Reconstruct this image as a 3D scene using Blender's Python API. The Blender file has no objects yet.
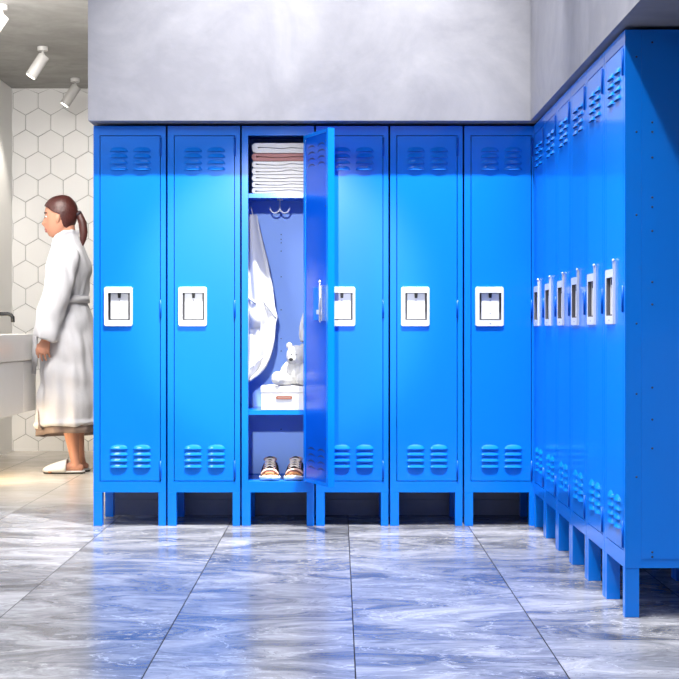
import bpy, math, random
from mathutils import Vector, Matrix, noise
random.seed(7)
PI = math.pi
scene = bpy.context.scene
COL = scene.collection

# ------------------------------------------------------------------ frame / measures
F, CX, HY, CH = 1375.0, 339.0, 331.0, 0.897        # focal (px), vanishing point, eye height
YB = 6.325                                          # front plane of the back row
PITCH = 0.3413
RPITCH = 0.337
XL = -1.1325
XR = 0.895                                 # front plane of the right row
D = 0.36                                            # locker depth
HT = 1.84                                           # locker top
CEIL = 2.71
HALL = 6.0                                         # hall ceiling, higher than the washroom's
YN = YB - 6 * RPITCH - 0.02                          # near end of the right row


def at(x, y, Y):
    return Vector(((x - CX) * Y / F, Y, CH - (y - HY) * Y / F))


# ------------------------------------------------------------------ object helpers
def link(o, parent=None):
    COL.objects.link(o)
    if parent is not None:
        o.parent = parent
    return o


def tag(o, label=None, cat=None, group=None, kind=None):
    if label: o['label'] = label
    if cat: o['category'] = cat
    if group: o['group'] = group
    if kind: o['kind'] = kind
    return o


def thing(name, loc, rz=0.0, label=None, cat=None, group=None):
    o = bpy.data.objects.new(name, None)
    o.empty_display_size = 0.05
    o.location = loc
    o.rotation_euler = (0, 0, rz)
    link(o)
    return tag(o, label, cat, group)


def copy_tree(o, parent=None):
    c = o.copy()
    COL.objects.link(c)
    if parent is not None:
        c.parent = parent
    for ch in list(o.children):
        copy_tree(ch, c)
    return c


class MB:
    def __init__(self):
        self.v, self.f, self.m, self.s = [], [], [], []

    def add(self, vs, fs, mat=0, smooth=False):
        b = len(self.v)
        self.v += [tuple(p) for p in vs]
        for f in fs:
            self.f.append([b + i for i in f]); self.m.append(mat); self.s.append(smooth)

    def box(self, x0, x1, y0, y1, z0, z1, mat=0, M=None):
        vs = [Vector((x, y, z)) for z in (z0, z1) for y in (y0, y1) for x in (x0, x1)]
        if M is not None: vs = [M @ p for p in vs]
        self.add(vs, [(0, 2, 3, 1), (4, 5, 7, 6), (0, 1, 5, 4), (2, 6, 7, 3), (0, 4, 6, 2), (1, 3, 7, 5)], mat)

    def prism(self, pts, y0, y1, mat=0, smooth=False):
        """polygon in XZ extruded in Y"""
        n = len(pts)
        vs = [(p[0], y0, p[1]) for p in pts] + [(p[0], y1, p[1]) for p in pts]
        self.add(vs, [tuple(range(n)), tuple(range(2 * n - 1, n - 1, -1))], mat)
        self.add(vs, [(i, i + n, (i + 1) % n + n, (i + 1) % n) for i in range(n)], mat, smooth)

    def tube(self, pts, rad, seg=10, mat=0, flat=None, up=None, closed_ends=True, ends=True):
        pts = [Vector(p) for p in pts]
        if not hasattr(rad, '__len__'): rad = [rad] * len(pts)
        rad = list(rad)
        if ends:   # rounded ends
            a = (pts[0] - pts[1]).normalized(); b = (pts[-1] - pts[-2]).normalized()
            r0, r1 = rad[0], rad[-1]
            pts = [pts[0] + a * r0 * .92, pts[0] + a * r0 * .7] + pts + [pts[-1] + b * r1 * .7, pts[-1] + b * r1 * .92]
            rad = [r0 * .3, r0 * .72] + rad + [r1 * .72, r1 * .3]
        n = len(pts)
        vs = []
        prev = None
        for i, p in enumerate(pts):
            t = (pts[min(i + 1, n - 1)] - pts[max(i - 1, 0)]).normalized()
            if prev is None:
                u = Vector(up) if up else (Vector((0, 0, 1)) if abs(t.z) < .8 else Vector((1, 0, 0)))
            else:
                u = prev
            u = (u - t * u.dot(t)).normalized(); prev = u
            w = t.cross(u)
            k = flat if flat else 1.0
            for j in range(seg):
                a = 2 * PI * j / seg
                vs.append(p + u * (math.cos(a) * rad[i]) + w * (math.sin(a) * rad[i] * k))
        fs = []
        for i in range(n - 1):
            for j in range(seg):
                fs.append((i * seg + j, i * seg + (j + 1) % seg, (i + 1) * seg + (j + 1) % seg, (i + 1) * seg + j))
        fs.append(tuple(range(seg - 1, -1, -1)))
        fs.append(tuple((n - 1) * seg + j for j in range(seg)))
        self.add(vs, fs, mat, True)

    def loft(self, rings, mat=0, cap=True, smooth=True):
        n = len(rings[0]); vs = [p for r in rings for p in r]; fs = []
        for i in range(len(rings) - 1):
            for j in range(n):
                fs.append((i * n + j, i * n + (j + 1) % n, (i + 1) * n + (j + 1) % n, (i + 1) * n + j))
        if cap:
            fs.append(tuple(range(n - 1, -1, -1)))
            fs.append(tuple((len(rings) - 1) * n + j for j in range(n)))
        self.add(vs, fs, mat, smooth)

    def ball(self, c, r, seg=16, rings=10, mat=0, M=None):
        c = Vector(c)
        if not hasattr(r, '__len__'): r = (r, r, r)
        vs = [Vector((0, 0, r[2]))]
        for i in range(1, rings):
            a = PI * i / rings
            for j in range(seg):
                b = 2 * PI * j / seg
                vs.append(Vector((r[0] * math.sin(a) * math.cos(b), r[1] * math.sin(a) * math.sin(b), r[2] * math.cos(a))))
        vs.append(Vector((0, 0, -r[2])))
        if M is not None: vs = [M @ p for p in vs]
        vs = [p + c for p in vs]
        fs = [(0, 1 + j, 1 + (j + 1) % seg) for j in range(seg)]
        for i in range(rings - 2):
            for j in range(seg):
                a = 1 + i * seg
                fs.append((a + j, a + seg + j, a + seg + (j + 1) % seg, a + (j + 1) % seg))
        l = len(vs) - 1; a = 1 + (rings - 2) * seg
        fs += [(l, a + (j + 1) % seg, a + j) for j in range(seg)]
        self.add(vs, fs, mat, True)

    def mesh(self, name, mats):
        me = bpy.data.meshes.new(name)
        me.from_pydata(self.v, [], self.f)
        if not isinstance(mats, (list, tuple)): mats = [mats]
        for m in mats: me.materials.append(m)
        for p, m, s in zip(me.polygons, self.m, self.s):
            p.material_index = m; p.use_smooth = s
        me.validate(); me.update()
        return me

    def build(self, name, mats, parent=None, loc=None, bevel=0, fix=True):
        o = bpy.data.objects.new(name, self.mesh(name, mats))
        if fix: recalc(o.data)
        if loc is not None: o.location = loc
        link(o, parent)
        if bevel:
            b = o.modifiers.new('bevel', 'BEVEL'); b.width = bevel; b.segments = 2
            b.limit_method = 'ANGLE'; b.angle_limit = math.radians(40)
        return o


def recalc(me):
    import bmesh
    bm = bmesh.new(); bm.from_mesh(me)
    bmesh.ops.recalc_face_normals(bm, faces=bm.faces)
    bm.to_mesh(me); bm.free(); me.update()


def fuse(name, mb, mat, voxel, smooth_iter=4, parent=None, fold=None):
    """one continuous surface from overlapping shapes"""
    tmp = bpy.data.objects.new('tmp', mb.mesh('tmp', mat))
    COL.objects.link(tmp)
    r = tmp.modifiers.new('r', 'REMESH'); r.mode = 'VOXEL'; r.voxel_size = voxel; r.use_smooth_shade = True
    if smooth_iter:
        s = tmp.modifiers.new('s', 'SMOOTH'); s.factor = .5; s.iterations = smooth_iter
    dg = bpy.context.evaluated_depsgraph_get(); dg.update()
    me = bpy.data.meshes.new_from_object(tmp.evaluated_get(dg))
    bpy.data.objects.remove(tmp)
    me.name = name
    me.materials.clear()
    for m in (mat if isinstance(mat, list) else [mat]): me.materials.append(m)
    if fold:
        nv = [(v.co + v.normal * fold(v.co)) for v in me.vertices]
        for v, c in zip(me.vertices, nv): v.co = c
    for p in me.polygons: p.use_smooth = True
    me.update()
    o = bpy.data.objects.new(name, me)
    return link(o, parent)


# ------------------------------------------------------------------ materials
def new_mat(name):
    m = bpy.data.materials.new(name); m.use_nodes = True
    nt = m.node_tree
    return m, nt, nt.nodes['Principled BSDF']


def simple(name, col, rough=.5, metal=0, var=.06, scale=12, bump=0, bscale=80, coat=0, spec=.5, sheen=0, emit=0):
    m, nt, b = new_mat(name)
    b.inputs['Roughness'].default_value = rough
    b.inputs['Metallic'].default_value = metal
    b.inputs['Specular IOR Level'].default_value = spec
    if coat:
        b.inputs['Coat Weight'].default_value = coat; b.inputs['Coat Roughness'].default_value = .1
    if sheen:
        b.inputs['Sheen Weight'].default_value = sheen
    tc = nt.nodes.new('ShaderNodeTexCoord')
    n = nt.nodes.new('ShaderNodeTexNoise'); n.inputs['Scale'].default_value = scale; n.inputs['Detail'].default_value = 4
    nt.links.new(tc.outputs['Object'], n.inputs['Vector'])
    mx = nt.nodes.new('ShaderNodeMix'); mx.data_type = 'RGBA'
    mx.inputs['A'].default_value = (*[c * (1 - var) for c in col], 1)
    mx.inputs['B'].default_value = (*[min(1, c * (1 + var)) for c in col], 1)
    nt.links.new(n.outputs['Fac'], mx.inputs['Factor'])
    nt.links.new(mx.outputs['Result'], b.inputs['Base Color'])
    if bump:
        n2 = nt.nodes.new('ShaderNodeTexNoise'); n2.inputs['Scale'].default_value = bscale; n2.inputs['Detail'].default_value = 3
        nt.links.new(tc.outputs['Object'], n2.inputs['Vector'])
        bp = nt.nodes.new('ShaderNodeBump'); bp.inputs['Strength'].default_value = bump; bp.inputs['Distance'].default_value = .004
        nt.links.new(n2.outputs['Fac'], bp.inputs['Height'])
        nt.links.new(bp.outputs['Normal'], b.inputs['Normal'])
    if emit:
        b.inputs['Emission Color'].default_value = (*col, 1); b.inputs['Emission Strength'].default_value = emit
    return m


def concrete(name, dark, light, rough=.75, seed=0.0):
    m, nt, b = new_mat(name)
    b.inputs['Roughness'].default_value = rough
    tc = nt.nodes.new('ShaderNodeTexCoord')
    mp = nt.nodes.new('ShaderNodeMapping'); mp.inputs['Location'].default_value = (seed, seed * 2, 0)
    nt.links.new(tc.outputs['Object'], mp.inputs['Vector'])
    a = nt.nodes.new('ShaderNodeTexNoise'); a.inputs['Scale'].default_value = 2.2; a.inputs['Detail'].default_value = 9; a.inputs['Roughness'].default_value = .62; a.inputs['Distortion'].default_value = 1.1
    c = nt.nodes.new('ShaderNodeTexNoise'); c.inputs['Scale'].default_value = 14; c.inputs['Detail'].default_value = 6
    nt.links.new(mp.outputs['Vector'], a.inputs['Vector']); nt.links.new(mp.outputs['Vector'], c.inputs['Vector'])
    ad = nt.nodes.new('ShaderNodeMath'); ad.operation = 'MULTIPLY_ADD'; ad.inputs[1].default_value = .2
    nt.links.new(c.outputs['Fac'], ad.inputs[0]); nt.links.new(a.outputs['Fac'], ad.inputs[2])
    r = nt.nodes.new('ShaderNodeValToRGB')
    r.color_ramp.elements[0].position = .45; r.color_ramp.elements[0].color = (*dark, 1)
    r.color_ramp.elements[1].position = .92; r.color_ramp.elements[1].color = (*light, 1)
    nt.links.new(ad.outputs[0], r.inputs['Fac']); nt.links.new(r.outputs['Color'], b.inputs['Base Color'])
    bp = nt.nodes.new('ShaderNodeBump'); bp.inputs['Strength'].default_value = .12; bp.inputs['Distance'].default_value = .01
    nt.links.new(c.outputs['Fac'], bp.inputs['Height']); nt.links.new(bp.outputs['Normal'], b.inputs['Normal'])
    return m


def marble():
    m, nt, b = new_mat('marble_floor')
    N = nt.nodes.new; L = nt.links.new
    tc = N('ShaderNodeTexCoord'); geo = N('ShaderNodeSeparateXYZ'); L(tc.outputs['Object'], geo.inputs[0])

    def math_(op, a, b_=None, c=None):
        n = N('ShaderNodeMath'); n.operation = op
        for i, v in enumerate((a, b_, c)):
            if v is None: continue
            if isinstance(v, (int, float)): n.inputs[i].default_value = v
            else: L(v, n.inputs[i])
        return n.outputs[0]
    TX, TY, X0, Y0 = .552, 2.4, .043, 3.99
    ux = math_('DIVIDE', math_('SUBTRACT', geo.outputs[0], X0), TX)
    uy = math_('DIVIDE', math_('SUBTRACT', geo.outputs[1], Y0), TY)
    ix = math_('FLOOR', ux); iy = math_('FLOOR', uy)
    fx = math_('SUBTRACT', ux, ix); fy = math_('SUBTRACT', uy, iy)
    dx = math_('MULTIPLY', math_('MINIMUM', fx, math_('SUBTRACT', 1.0, fx)), TX)
    dy = math_('MULTIPLY', math_('MINIMUM', fy, math_('SUBTRACT', 1.0, fy)), TY)
    jx = math_('LESS_THAN', dx, .0018); jy = math_('LESS_THAN', dy, .0016)
    # per-tile offset of the stone pattern
    cmb = N('ShaderNodeCombineXYZ')
    L(math_('ADD', geo.outputs[0], math_('MULTIPLY', ix, 1.37)), cmb.inputs[0])
    L(math_('ADD', geo.outputs[1], math_('MULTIPLY', iy, 3.1)), cmb.inputs[1])
    L(math_('ADD', math_('MULTIPLY', ix, .23), iy), cmb.inputs[2])
    mp = N('ShaderNodeMapping'); mp.inputs['Rotation'].default_value = (0, 0, math.radians(-56)); mp.inputs['Scale'].default_value = (1.1, 2.6, 1)
    L(cmb.outputs[0], mp.inputs[0])
    w = N('ShaderNodeTexNoise'); w.inputs['Scale'].default_value = 1.6; w.inputs['Detail'].default_value = 4
    L(mp.outputs[0], w.inputs['Vector'])
    vm = N('ShaderNodeVectorMath'); vm.operation = 'MULTIPLY_ADD'; vm.inputs[1].default_value = (.60, .60, .3)
    L(w.outputs['Color'], vm.inputs[0]); L(mp.outputs[0], vm.inputs[2])
    a = N('ShaderNodeTexNoise'); a.inputs['Scale'].default_value = 1.5; a.inputs['Detail'].default_value = 15; a.inputs['Roughness'].default_value = .76; a.inputs['Distortion'].default_value = 1.1
    L(vm.outputs[0], a.inputs['Vector'])
    r = N('ShaderNodeValToRGB'); cr = r.color_ramp
    cr.elements[0].position = .33; cr.elements[0].color = (.038, .039, .046, 1)
    cr.elements[1].position = .69; cr.elements[1].color = (.40, .405, .435, 1)
    e = cr.elements.new(.43); e.color = (.105, .109, .125, 1)
    e = cr.elements.new(.54); e.color = (.225, .23, .255, 1)
    L(a.outputs['Fac'], r.inputs['Fac'])
    # white veins: ridge of a second warped noise
    v = N('ShaderNodeTexNoise'); v.inputs['Scale'].default_value = 1.7; v.inputs['Detail'].default_value = 9; v.inputs['Roughness'].default_value = .6; v.inputs['Distortion'].default_value = .5
    L(vm.outputs[0], v.inputs['Vector'])
    rid = math_('ABSOLUTE', math_('SUBTRACT', v.outputs['Fac'], .5))
    vr = N('ShaderNodeValToRGB'); vr.color_ramp.elements[0].position = 0; vr.color_ramp.elements[0].color = (1, 1, 1, 1)
    vr.color_ramp.elements[1].position = .006; vr.color_ramp.elements[1].color = (0, 0, 0, 1)
    L(rid, vr.inputs['Fac'])
    mx = N('ShaderNodeMix'); mx.data_type = 'RGBA'; mx.inputs['B'].default_value = (.60, .61, .64, 1)
    L(math_('MULTIPLY', vr.outputs['Color'], .5), mx.inputs['Factor']); L(r.outputs['Color'], mx.inputs['A'])
    # fine dark cracks
    k = N('ShaderNodeTexNoise'); k.inputs['Scale'].default_value = 2.6; k.inputs['Detail'].default_value = 6; k.inputs['Distortion'].default_value = .5
    L(vm.outputs[0], k.inputs['Vector'])
    rk = math_('LESS_THAN', math_('ABSOLUTE', math_('SUBTRACT', k.outputs['Fac'], .46)), .0025)
    mk = N('ShaderNodeMix'); mk.data_type = 'RGBA'; mk.inputs['B'].default_value = (.08, .08, .09, 1)
    L(math_('MULTIPLY', rk, .55), mk.inputs['Factor']); L(mx.outputs['Result'], mk.inputs['A'])
    mj = N('ShaderNodeMix'); mj.data_type = 'RGBA'; mj.inputs['B'].default_value = (.004, .004, .006, 1)
    jj = math_('MAXIMUM', jx, math_('MULTIPLY', jy, .35))
    # lighter beige beyond the lockers: warm washroom light painted into the stone
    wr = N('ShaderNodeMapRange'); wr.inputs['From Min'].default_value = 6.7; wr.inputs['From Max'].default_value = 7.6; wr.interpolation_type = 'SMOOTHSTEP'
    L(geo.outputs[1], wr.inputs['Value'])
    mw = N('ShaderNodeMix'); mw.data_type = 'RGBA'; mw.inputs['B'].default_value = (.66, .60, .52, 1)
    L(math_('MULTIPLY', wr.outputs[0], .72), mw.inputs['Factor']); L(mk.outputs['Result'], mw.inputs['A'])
    L(jj, mj.inputs['Factor']); L(mw.outputs['Result'], mj.inputs['A'])
    L(mj.outputs['Result'], b.inputs['Base Color'])
    rr = N('ShaderNodeMapRange'); rr.inputs['To Min'].default_value = .14; rr.inputs['To Max'].default_value = .28
    L(a.outputs['Fac'], rr.inputs['Value']); L(math_('MAXIMUM', rr.outputs[0], math_('MULTIPLY', jx, .8)), b.inputs['Roughness'])
    b.inputs['Specular IOR Level'].default_value = .24
    return m


M = {}
M['blue'] = simple('blue_paint', (.001, .185, .80), .34, var=.03, scale=3, spec=.15, coat=.55)
M['hinge'] = simple('dark_blue_paint', (.001, .09, .50), .35, spec=.2)
M['blue_shaded'] = simple('shaded_inner_sheet', (.001, .095, .62), .22, spec=.4)  # darker copy of the locker blue, shade painted into the inner sheet
M['blue_in'] = simple('blue_panel_reflection', (.25, .42, .86), .5, var=.03, scale=3, spec=.2)  # mirrored bright hall painted into the colour as a paler blue
M['navy'] = simple('dark_slot', (.002, .02, .14), .5)  # dark colour standing for the shade inside the vent openings
M['hole'] = simple('black_hole', (.004, .006, .02), .6)
M['plate'] = simple('white_plate', (.70, .71, .73), .28, var=.02)
M['steel'] = simple('bright_steel', (.78, .79, .82), .22, metal=1, var=.03)
M['recess'] = simple('recess_grey', (.13, .13, .15), .4)
M['black'] = simple('black_metal', (.004, .004, .005), .5)
M['soffit'] = concrete('grey_concrete', (.185, .188, .222), (.275, .278, .312))
M['ceil'] = concrete('ceiling_concrete', (.22, .215, .205), (.36, .355, .34), seed=3.0)
M['darkwall'] = concrete('dark_plaster', (.30, .30, .35), (.44, .44, .50), seed=5.0)
M['plaster'] = simple('white_plaster', (.78, .77, .75), .7, var=.03, scale=4)
M['tile'] = simple('white_hex_tile', (.80, .795, .79), .16, var=.02, scale=1.5)
M['grout'] = simple('grey_grout', (.30, .295, .29), .8)
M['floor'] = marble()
M['vanity'] = simple('white_lacquer', (.74, .74, .75), .3, var=.02)
M['ceramic'] = simple('white_ceramic', (.86, .86, .86), .1, var=.01)
M['lampw'] = simple('white_lamp', (.50, .49, .48), .4, var=.02)
M['glow'] = simple('lamp_glass', (1, .93, .82), .3, emit=6)
M['towel'] = simple('white_terry', (.86, .84, .81), .9, var=.05, scale=40, bump=.5, bscale=260, sheen=.2)
M['pink'] = simple('pink_terry', (.50, .24, .22), .9, var=.08, scale=40, bump=.5, bscale=260)
M['cloth'] = simple('white_cloth', (.56, .56, .575), .85, var=.03, scale=20, bump=.3, bscale=160)
M['robe'] = simple('robe_fabric', (.49, .49, .525), .9, var=.04, scale=14, bump=.35, bscale=120, sheen=.15)
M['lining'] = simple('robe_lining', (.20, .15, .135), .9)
M['plush'] = simple('white_plush', (.50, .495, .485), .95, var=.05, scale=60, bump=.9, bscale=220, sheen=.4)
M['card'] = simple('white_card', (.58, .575, .57), .55, var=.02)
M['brown'] = simple('brown_leather', (.27, .085, .05), .5)
M['sole'] = simple('white_rubber', (.82, .80, .76), .5)
M['orange'] = simple('tan_suede', (.50, .20, .07), .7, var=.15, scale=60)
M['rose'] = simple('rose_mesh', (.66, .42, .34), .8, var=.1, scale=90)
M['cream'] = simple('cream_lace', (.84, .74, .60), .8)
M['char'] = simple('charcoal_fabric', (.02, .018, .018), .8)
M['skin'] = simple('skin', (.46, .22, .145), .5, var=.08, scale=9, spec=.3)
M['hair'] = simple('auburn_hair', (.050, .010, .008), .45, var=.5, scale=30, bump=.5, bscale=90)
M['lips'] = simple('lips', (.42, .11, .10), .4)
M['eyew'] = simple('eye_white', (.8, .8, .8), .3)
M['tie'] = simple('dark_band', (.02, .012, .02), .6)

# ------------------------------------------------------------------ setting
def struct(name, mb, mats, bevel=0):
    return tag(mb.build(name, mats, bevel=bevel), kind='structure')

XW = -2.445; YW = 10.28; XRW = 1.30
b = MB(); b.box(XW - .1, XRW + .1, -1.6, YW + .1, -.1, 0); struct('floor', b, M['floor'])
b = MB(); b.box(XW - .1, XRW + .1, 6.86, YW + .1, CEIL, HALL + .1); b.box(XW - .1, XRW + .1, -1.6, 6.86, HALL, HALL + .1); struct('ceiling', b, M['ceil'])
b = MB(); b.box(XW - .1, XW, -1.6, YW + .1, 0, HALL); struct('wall_left', b, M['plaster'])
b = MB(); b.box(XRW, XRW + .1, -1.6, 6.72, 0, HALL); struct('wall_right', b, M['darkwall'])
b = MB(); b.box(-1.118, XRW + .1, 6.72, 6.86, 0, HALL); struct('wall_partition', b, M['darkwall'])
b = MB(); b.box(-1.118, XRW, 6.706, 6.72, 0, .075); struct('baseboard_back', b, M['darkwall'])
b = MB(); b.box(-1.139, XRW, 6.24, 6.72, 1.852, HALL); struct('wall_back_upper', b, M['soffit'])
b = MB(); b.box(.869, XRW, 1.2, 6.24, 1.852, HALL); struct('wall_right_upper', b, M['soffit'])

# hex-tiled wall of the washroom, every tile a real bevelled plate over grout
b = MB()
b.box(XW - .1, XRW + .1, YW, YW + .1, 0, CEIL, 1)
Wd = 25.1 * YW / F; sd = Wd / math.sqrt(3); rowp = 1.5 * sd
ex = (25.7 - CX) * YW / F; ez = CH - (122.5 - HY) * YW / F
g = .0015
for r_ in range(-16, 6):
    zc = ez - r_ * -rowp
    for c_ in range(-2, 11):
        xc = ex + Wd * (c_ + .5) + (Wd / 2 if r_ % 2 else 0)
        if xc < XW - Wd or xc > -.7: continue
        ring0, ring1 = [], []
        for k in range(6):
            an = PI / 6 + k * PI / 3
            ok = lambda p: (min(max(p[0], XW), XRW), p[1], min(max(p[2], .0), CEIL))
            r0 = sd - g / math.cos(PI / 6); r1 = r0 - .003
            ring0.append(ok((xc + r0 * math.cos(an), YW - .001, zc + r0 * math.sin(an))))
            ring1.append(ok((xc + r1 * math.cos(an), YW - .004, zc + r1 * math.sin(an))))
        zs = [p[2] for p in ring1]
        if max(zs) - min(zs) < .02: continue
        b.add(ring0 + ring1, [(6, 7, 8, 9, 10, 11)] + [(k, (k + 1) % 6, (k + 1) % 6 + 6, k + 6) for k in range(6)], 0)
struct('wall_back', b, [M['tile'], M['grout']])

# ------------------------------------------------------------------ lockers
S = .0046
BODY_W = .3325
DX0, DX1 = .0285, .3095         # door opening (x from the locker's left edge)
DZ0, DZ1 = .205, 1.797          # door opening heights
LEG_H = .155
T = .0012
IN_SH = (.53, 1.532)


def make_body(open_=False):
    b = MB()
    w = BODY_W; t = .004
    b.box(0, t, .022, D, LEG_H, HT); b.box(w - t, w, .022, D, LEG_H, HT)
    b.box(t, w - t, .022, D, HT - t, HT)
    b.box(t, w - t, .022, D - t, LEG_H, LEG_H + .046)
    b.box(t, w - t, D - t, D, LEG_H + .046, HT - t)
    # front frame
    fy = .022
    b.box(0, DX0, 0, fy, LEG_H, HT); b.box(DX1, w, 0, fy, LEG_H, HT)
    b.box(DX0, DX1, 0, fy, DZ1, HT); b.box(DX0, DX1, 0, fy, LEG_H, DZ0)
    return b


def leg_mb(x0, x1, y0, y1):
    b = MB(); b.box(x0, x1, y0, y1, 0, LEG_H)
    return b


def louver(b, cx, z0, w=.083, h=.020, p=.0095, y=0.0, n=14):
    """pressed vent: arched top rising out of the sheet, a dark face painting the shade of its opening below"""
    top, mid, low, dark = [], [], [], []
    for i in range(n + 1):
        u = -1 + 2 * i / n
        k = max(0.0, 1 - abs(u) ** 2.6)
        x = cx + u * w / 2
        zt = z0 + .003 + (h - .003) * k ** .6
        top.append((x, y - .0004, zt))
        mid.append((x, y - .0004 - p * .62 * k ** .5, z0 + (zt - z0) * .55))
        low.append((x, y - .0004 - p * k ** .5, z0))
        dark.append((x, y - .0004, z0 + .0005))
    vs = top + mid + low + dark; N1 = n + 1
    b.add(vs, [(i, i + 1, N1 + i + 1, N1 + i) for i in range(n)] + [(N1 + i, N1 + i + 1, 2 * N1 + i + 1, 2 * N1 + i) for i in range(n)], 0, True)
    b.add(vs, [(2 * N1 + i, 2 * N1 + i + 1, 3 * N1 + i + 1, 3 * N1 + i) for i in range(n)], 1)  # dark face in place of the shaded opening


def rounded(x0, x1, z0, z1, r, n=5):
    pts = []
    for cx, cz, a0 in ((x1 - r, z1 - r, 0), (x0 + r, z1 - r, PI / 2), (x0 + r, z0 + r, PI), (x1 - r, z0 + r, 1.5 * PI)):
        for i in range(n + 1):
            a = a0 + PI / 2 * i / n
            pts.append((cx + r * math.cos(a), cz + r * math.sin(a)))
    return pts


DG = .0035          # clearance round the door
HX = DX1            # hinge axis
DT = .026
CUP = ((108.8 - 94) * S - HX, (130.8 - 94) * S - HX, CH - (320.2 - HY) * S, CH - (292.8 - HY) * S)


def make_door(inner=False):
    """door mesh, origin on the hinge axis at the front face"""
    b = MB()
    x0, x1 = DX0 + DG - HX, DX1 - DG - HX
    z0, z1 = DZ0 + DG, DZ1 - DG
    cu = CUP
    b.box(x0, cu[0], 0, DT, z0, z1); b.box(cu[1], x1, 0, DT, z0, z1)
    b.box(cu[0], cu[1], 0, DT, z0, cu[2]); b.box(cu[0], cu[1], 0, DT, cu[3], z1)
    b.box(cu[0], cu[1], DT - .003, DT, cu[2], cu[3])
    for base in (CH - (170 - HY) * S, CH - (467.5 - HY) * S):
        for c in (119.3 - 94, 142.6 - 94):
            for k in range(4):
                louver(b, c * S - HX + .0005, base + k * 6.15 * S)
                if inner:       # flat dark arcs painting the shade in the vents' open backs
                    pts = []
                    zz = base + k * 6.15 * S
                    for i in range(13):
                        u = -1 + 2 * i / 12
                        pts.append((c * S - HX + u * .040, zz + .004 + .013 * max(0, 1 - abs(u) ** 2.2)))
                    pts2 = [(p[0], p[1] - .005) for p in pts[::-1]]
                    pts2 = [(p[0], zz + .002 + .0075 * max(0, 1 - abs((p[0] - c * S + HX) / .04) ** 2)) for p in pts[::-1]]
                    vs = [(p[0], DT + .0006, p[1]) for p in pts + pts2]
                    b.add(vs, [(i, i + 1, 25 - i - 1, 25 - i) for i in range(12)], 2)
    if inner:
        b.box(x0 + .019, x1 - .017, DT, DT + .0005, z0 + .015, z1 - .015, 3)
    if inner:                   # pressed return round the inside sheet
        b.box(x0, x0 + .020, DT, DT + .006, z0, z1); b.box(x1 - .018, x1, DT, DT + .004, z0, z1)
        b.box(x0 + .02, x1 - .018, DT, DT + .004, z1 - .016, z1); b.box(x0 + .02, x1 - .018, DT, DT + .004, z0, z0 + .016)
        for z in (1.79 - .05, 1.45, .25, .42):
            b.tube([(x0 + .035, DT, z), (x0 + .035, DT + .002, z)], .003, 8, 2, ends=False)
    return b


def make_handle():
    b = MB()
    x0, x1 = (104.7 - 94) * S - HX, (133.3 - 94) * S - HX
    z0, z1 = CH - (326.3 - HY) * S, CH - (286.8 - HY) * S
    rx0, rx1 = (108.8 - 94) * S - HX, (130.8 - 94) * S - HX
    rz0, rz1 = CH - (320.2 - HY) * S, CH - (292.8 - HY) * S
    # frame of four bars, so the cup is a real recess
    out = rounded(x0, x1, z0, z1, .010); n = len(out)
    inn = rounded(rx0 + .0004, rx1 - .0004, rz0 + .0004, rz1 - .0004, .003)
    CD = .021
    yo = -.0075
    vs = [(p[0], 0, p[1]) for p in out] + [(p[0] * .985 + (x0 + x1) / 2 * .015, yo, p[1] * .985 + (z0 + z1) / 2 * .015) for p in out] + [(p[0], yo, p[1]) for p in inn] + [(p[0], CD, p[1]) for p in inn]
    fs = []
    for k in range(3):
        fs += [(k * n + i, k * n + (i + 1) % n, (k + 1) * n + (i + 1) % n, (k + 1) * n + i) for i in range(n)]
    b.add(vs[:2 * n] , fs[:n], 0, True)
    b.add(vs, fs[n:2 * n], 0)
    b.add(vs, fs[2 * n:], 1)
    b.add([(p[0], CD, p[1]) for p in inn], [tuple(range(n))], 1)
    # lift plate standing in the cup, with keyhole and rivets
    b.prism(rounded(rx0 + .0105, rx1 - .0095, rz0 + .005, rz1 - .002, .002), .004, .008, 0)
    cx = (rx0 + rx1) / 2
    b.prism([(cx - .008, rz1 + .0005), (cx + .008, rz1 + .0005), (cx + .006, rz1 - .024), (cx - .006, rz1 - .024)], -.0005, .0045, 2)
    for z in (rz1 - .034, rz0 + .032, z0 + .014):
        b.tube([(cx, (.0045 if z > z0 + .02 else -.0066), z), (cx, (.0025 if z > z0 + .02 else -.0088), z)], .0022, 8, 3, ends=False)
    return b


def hinge_mb(zc, h=.085):
    b = MB()
    b.tube([(DX1 - .001, -.002, zc - h / 2), (DX1 - .001, -.002, zc + h / 2)], .0045, 8, ends=False)
    return b


HZ = (CH - (147 - HY) * S, CH - (309 - HY) * S, CH - (470 - HY) * S)
mesh_cache = {}


def part(key, name, mb, mats, parent, loc=None, bevel=0):
    if key in mesh_cache:
        o = bpy.data.objects.new(name, mesh_cache[key]); link(o, parent)
        if loc is not None: o.location = loc
        if bevel:
            q = o.modifiers.new('bevel', 'BEVEL'); q.width = bevel; q.segments = 2; q.limit_method = 'ANGLE'
        return o
    o = mb.build(name, mats, parent, loc, bevel)
    mesh_cache[key] = o.data
    return o


def make_locker(loc, label, group, open_=False, rz=0.0):
    t = thing('locker', loc, rz, label, 'locker', group)
    make_body().build('cabinet_body', M['blue'], t)
    w = BODY_W
    for (x0, x1) in ((0, .040), (w - .034, w)):
        leg_mb(x0, x1, .0, .045).build('leg', M['blue'], t, bevel=.0015)
        leg_mb(x0, x1, D - .045, D).build('leg', M['blue'], t, bevel=.0015)
    for z in HZ:
        hinge_mb(z).build('hinge', M['hinge'], t)
    d = make_door(open_).build('door', [M['blue'], M['navy'], M['navy'], M['blue_shaded']], t, (HX, 0, 0))
    make_handle().build('handle', [M['plate'], M['recess'], M['black'], M['recess']], d)
    return t, d


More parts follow.
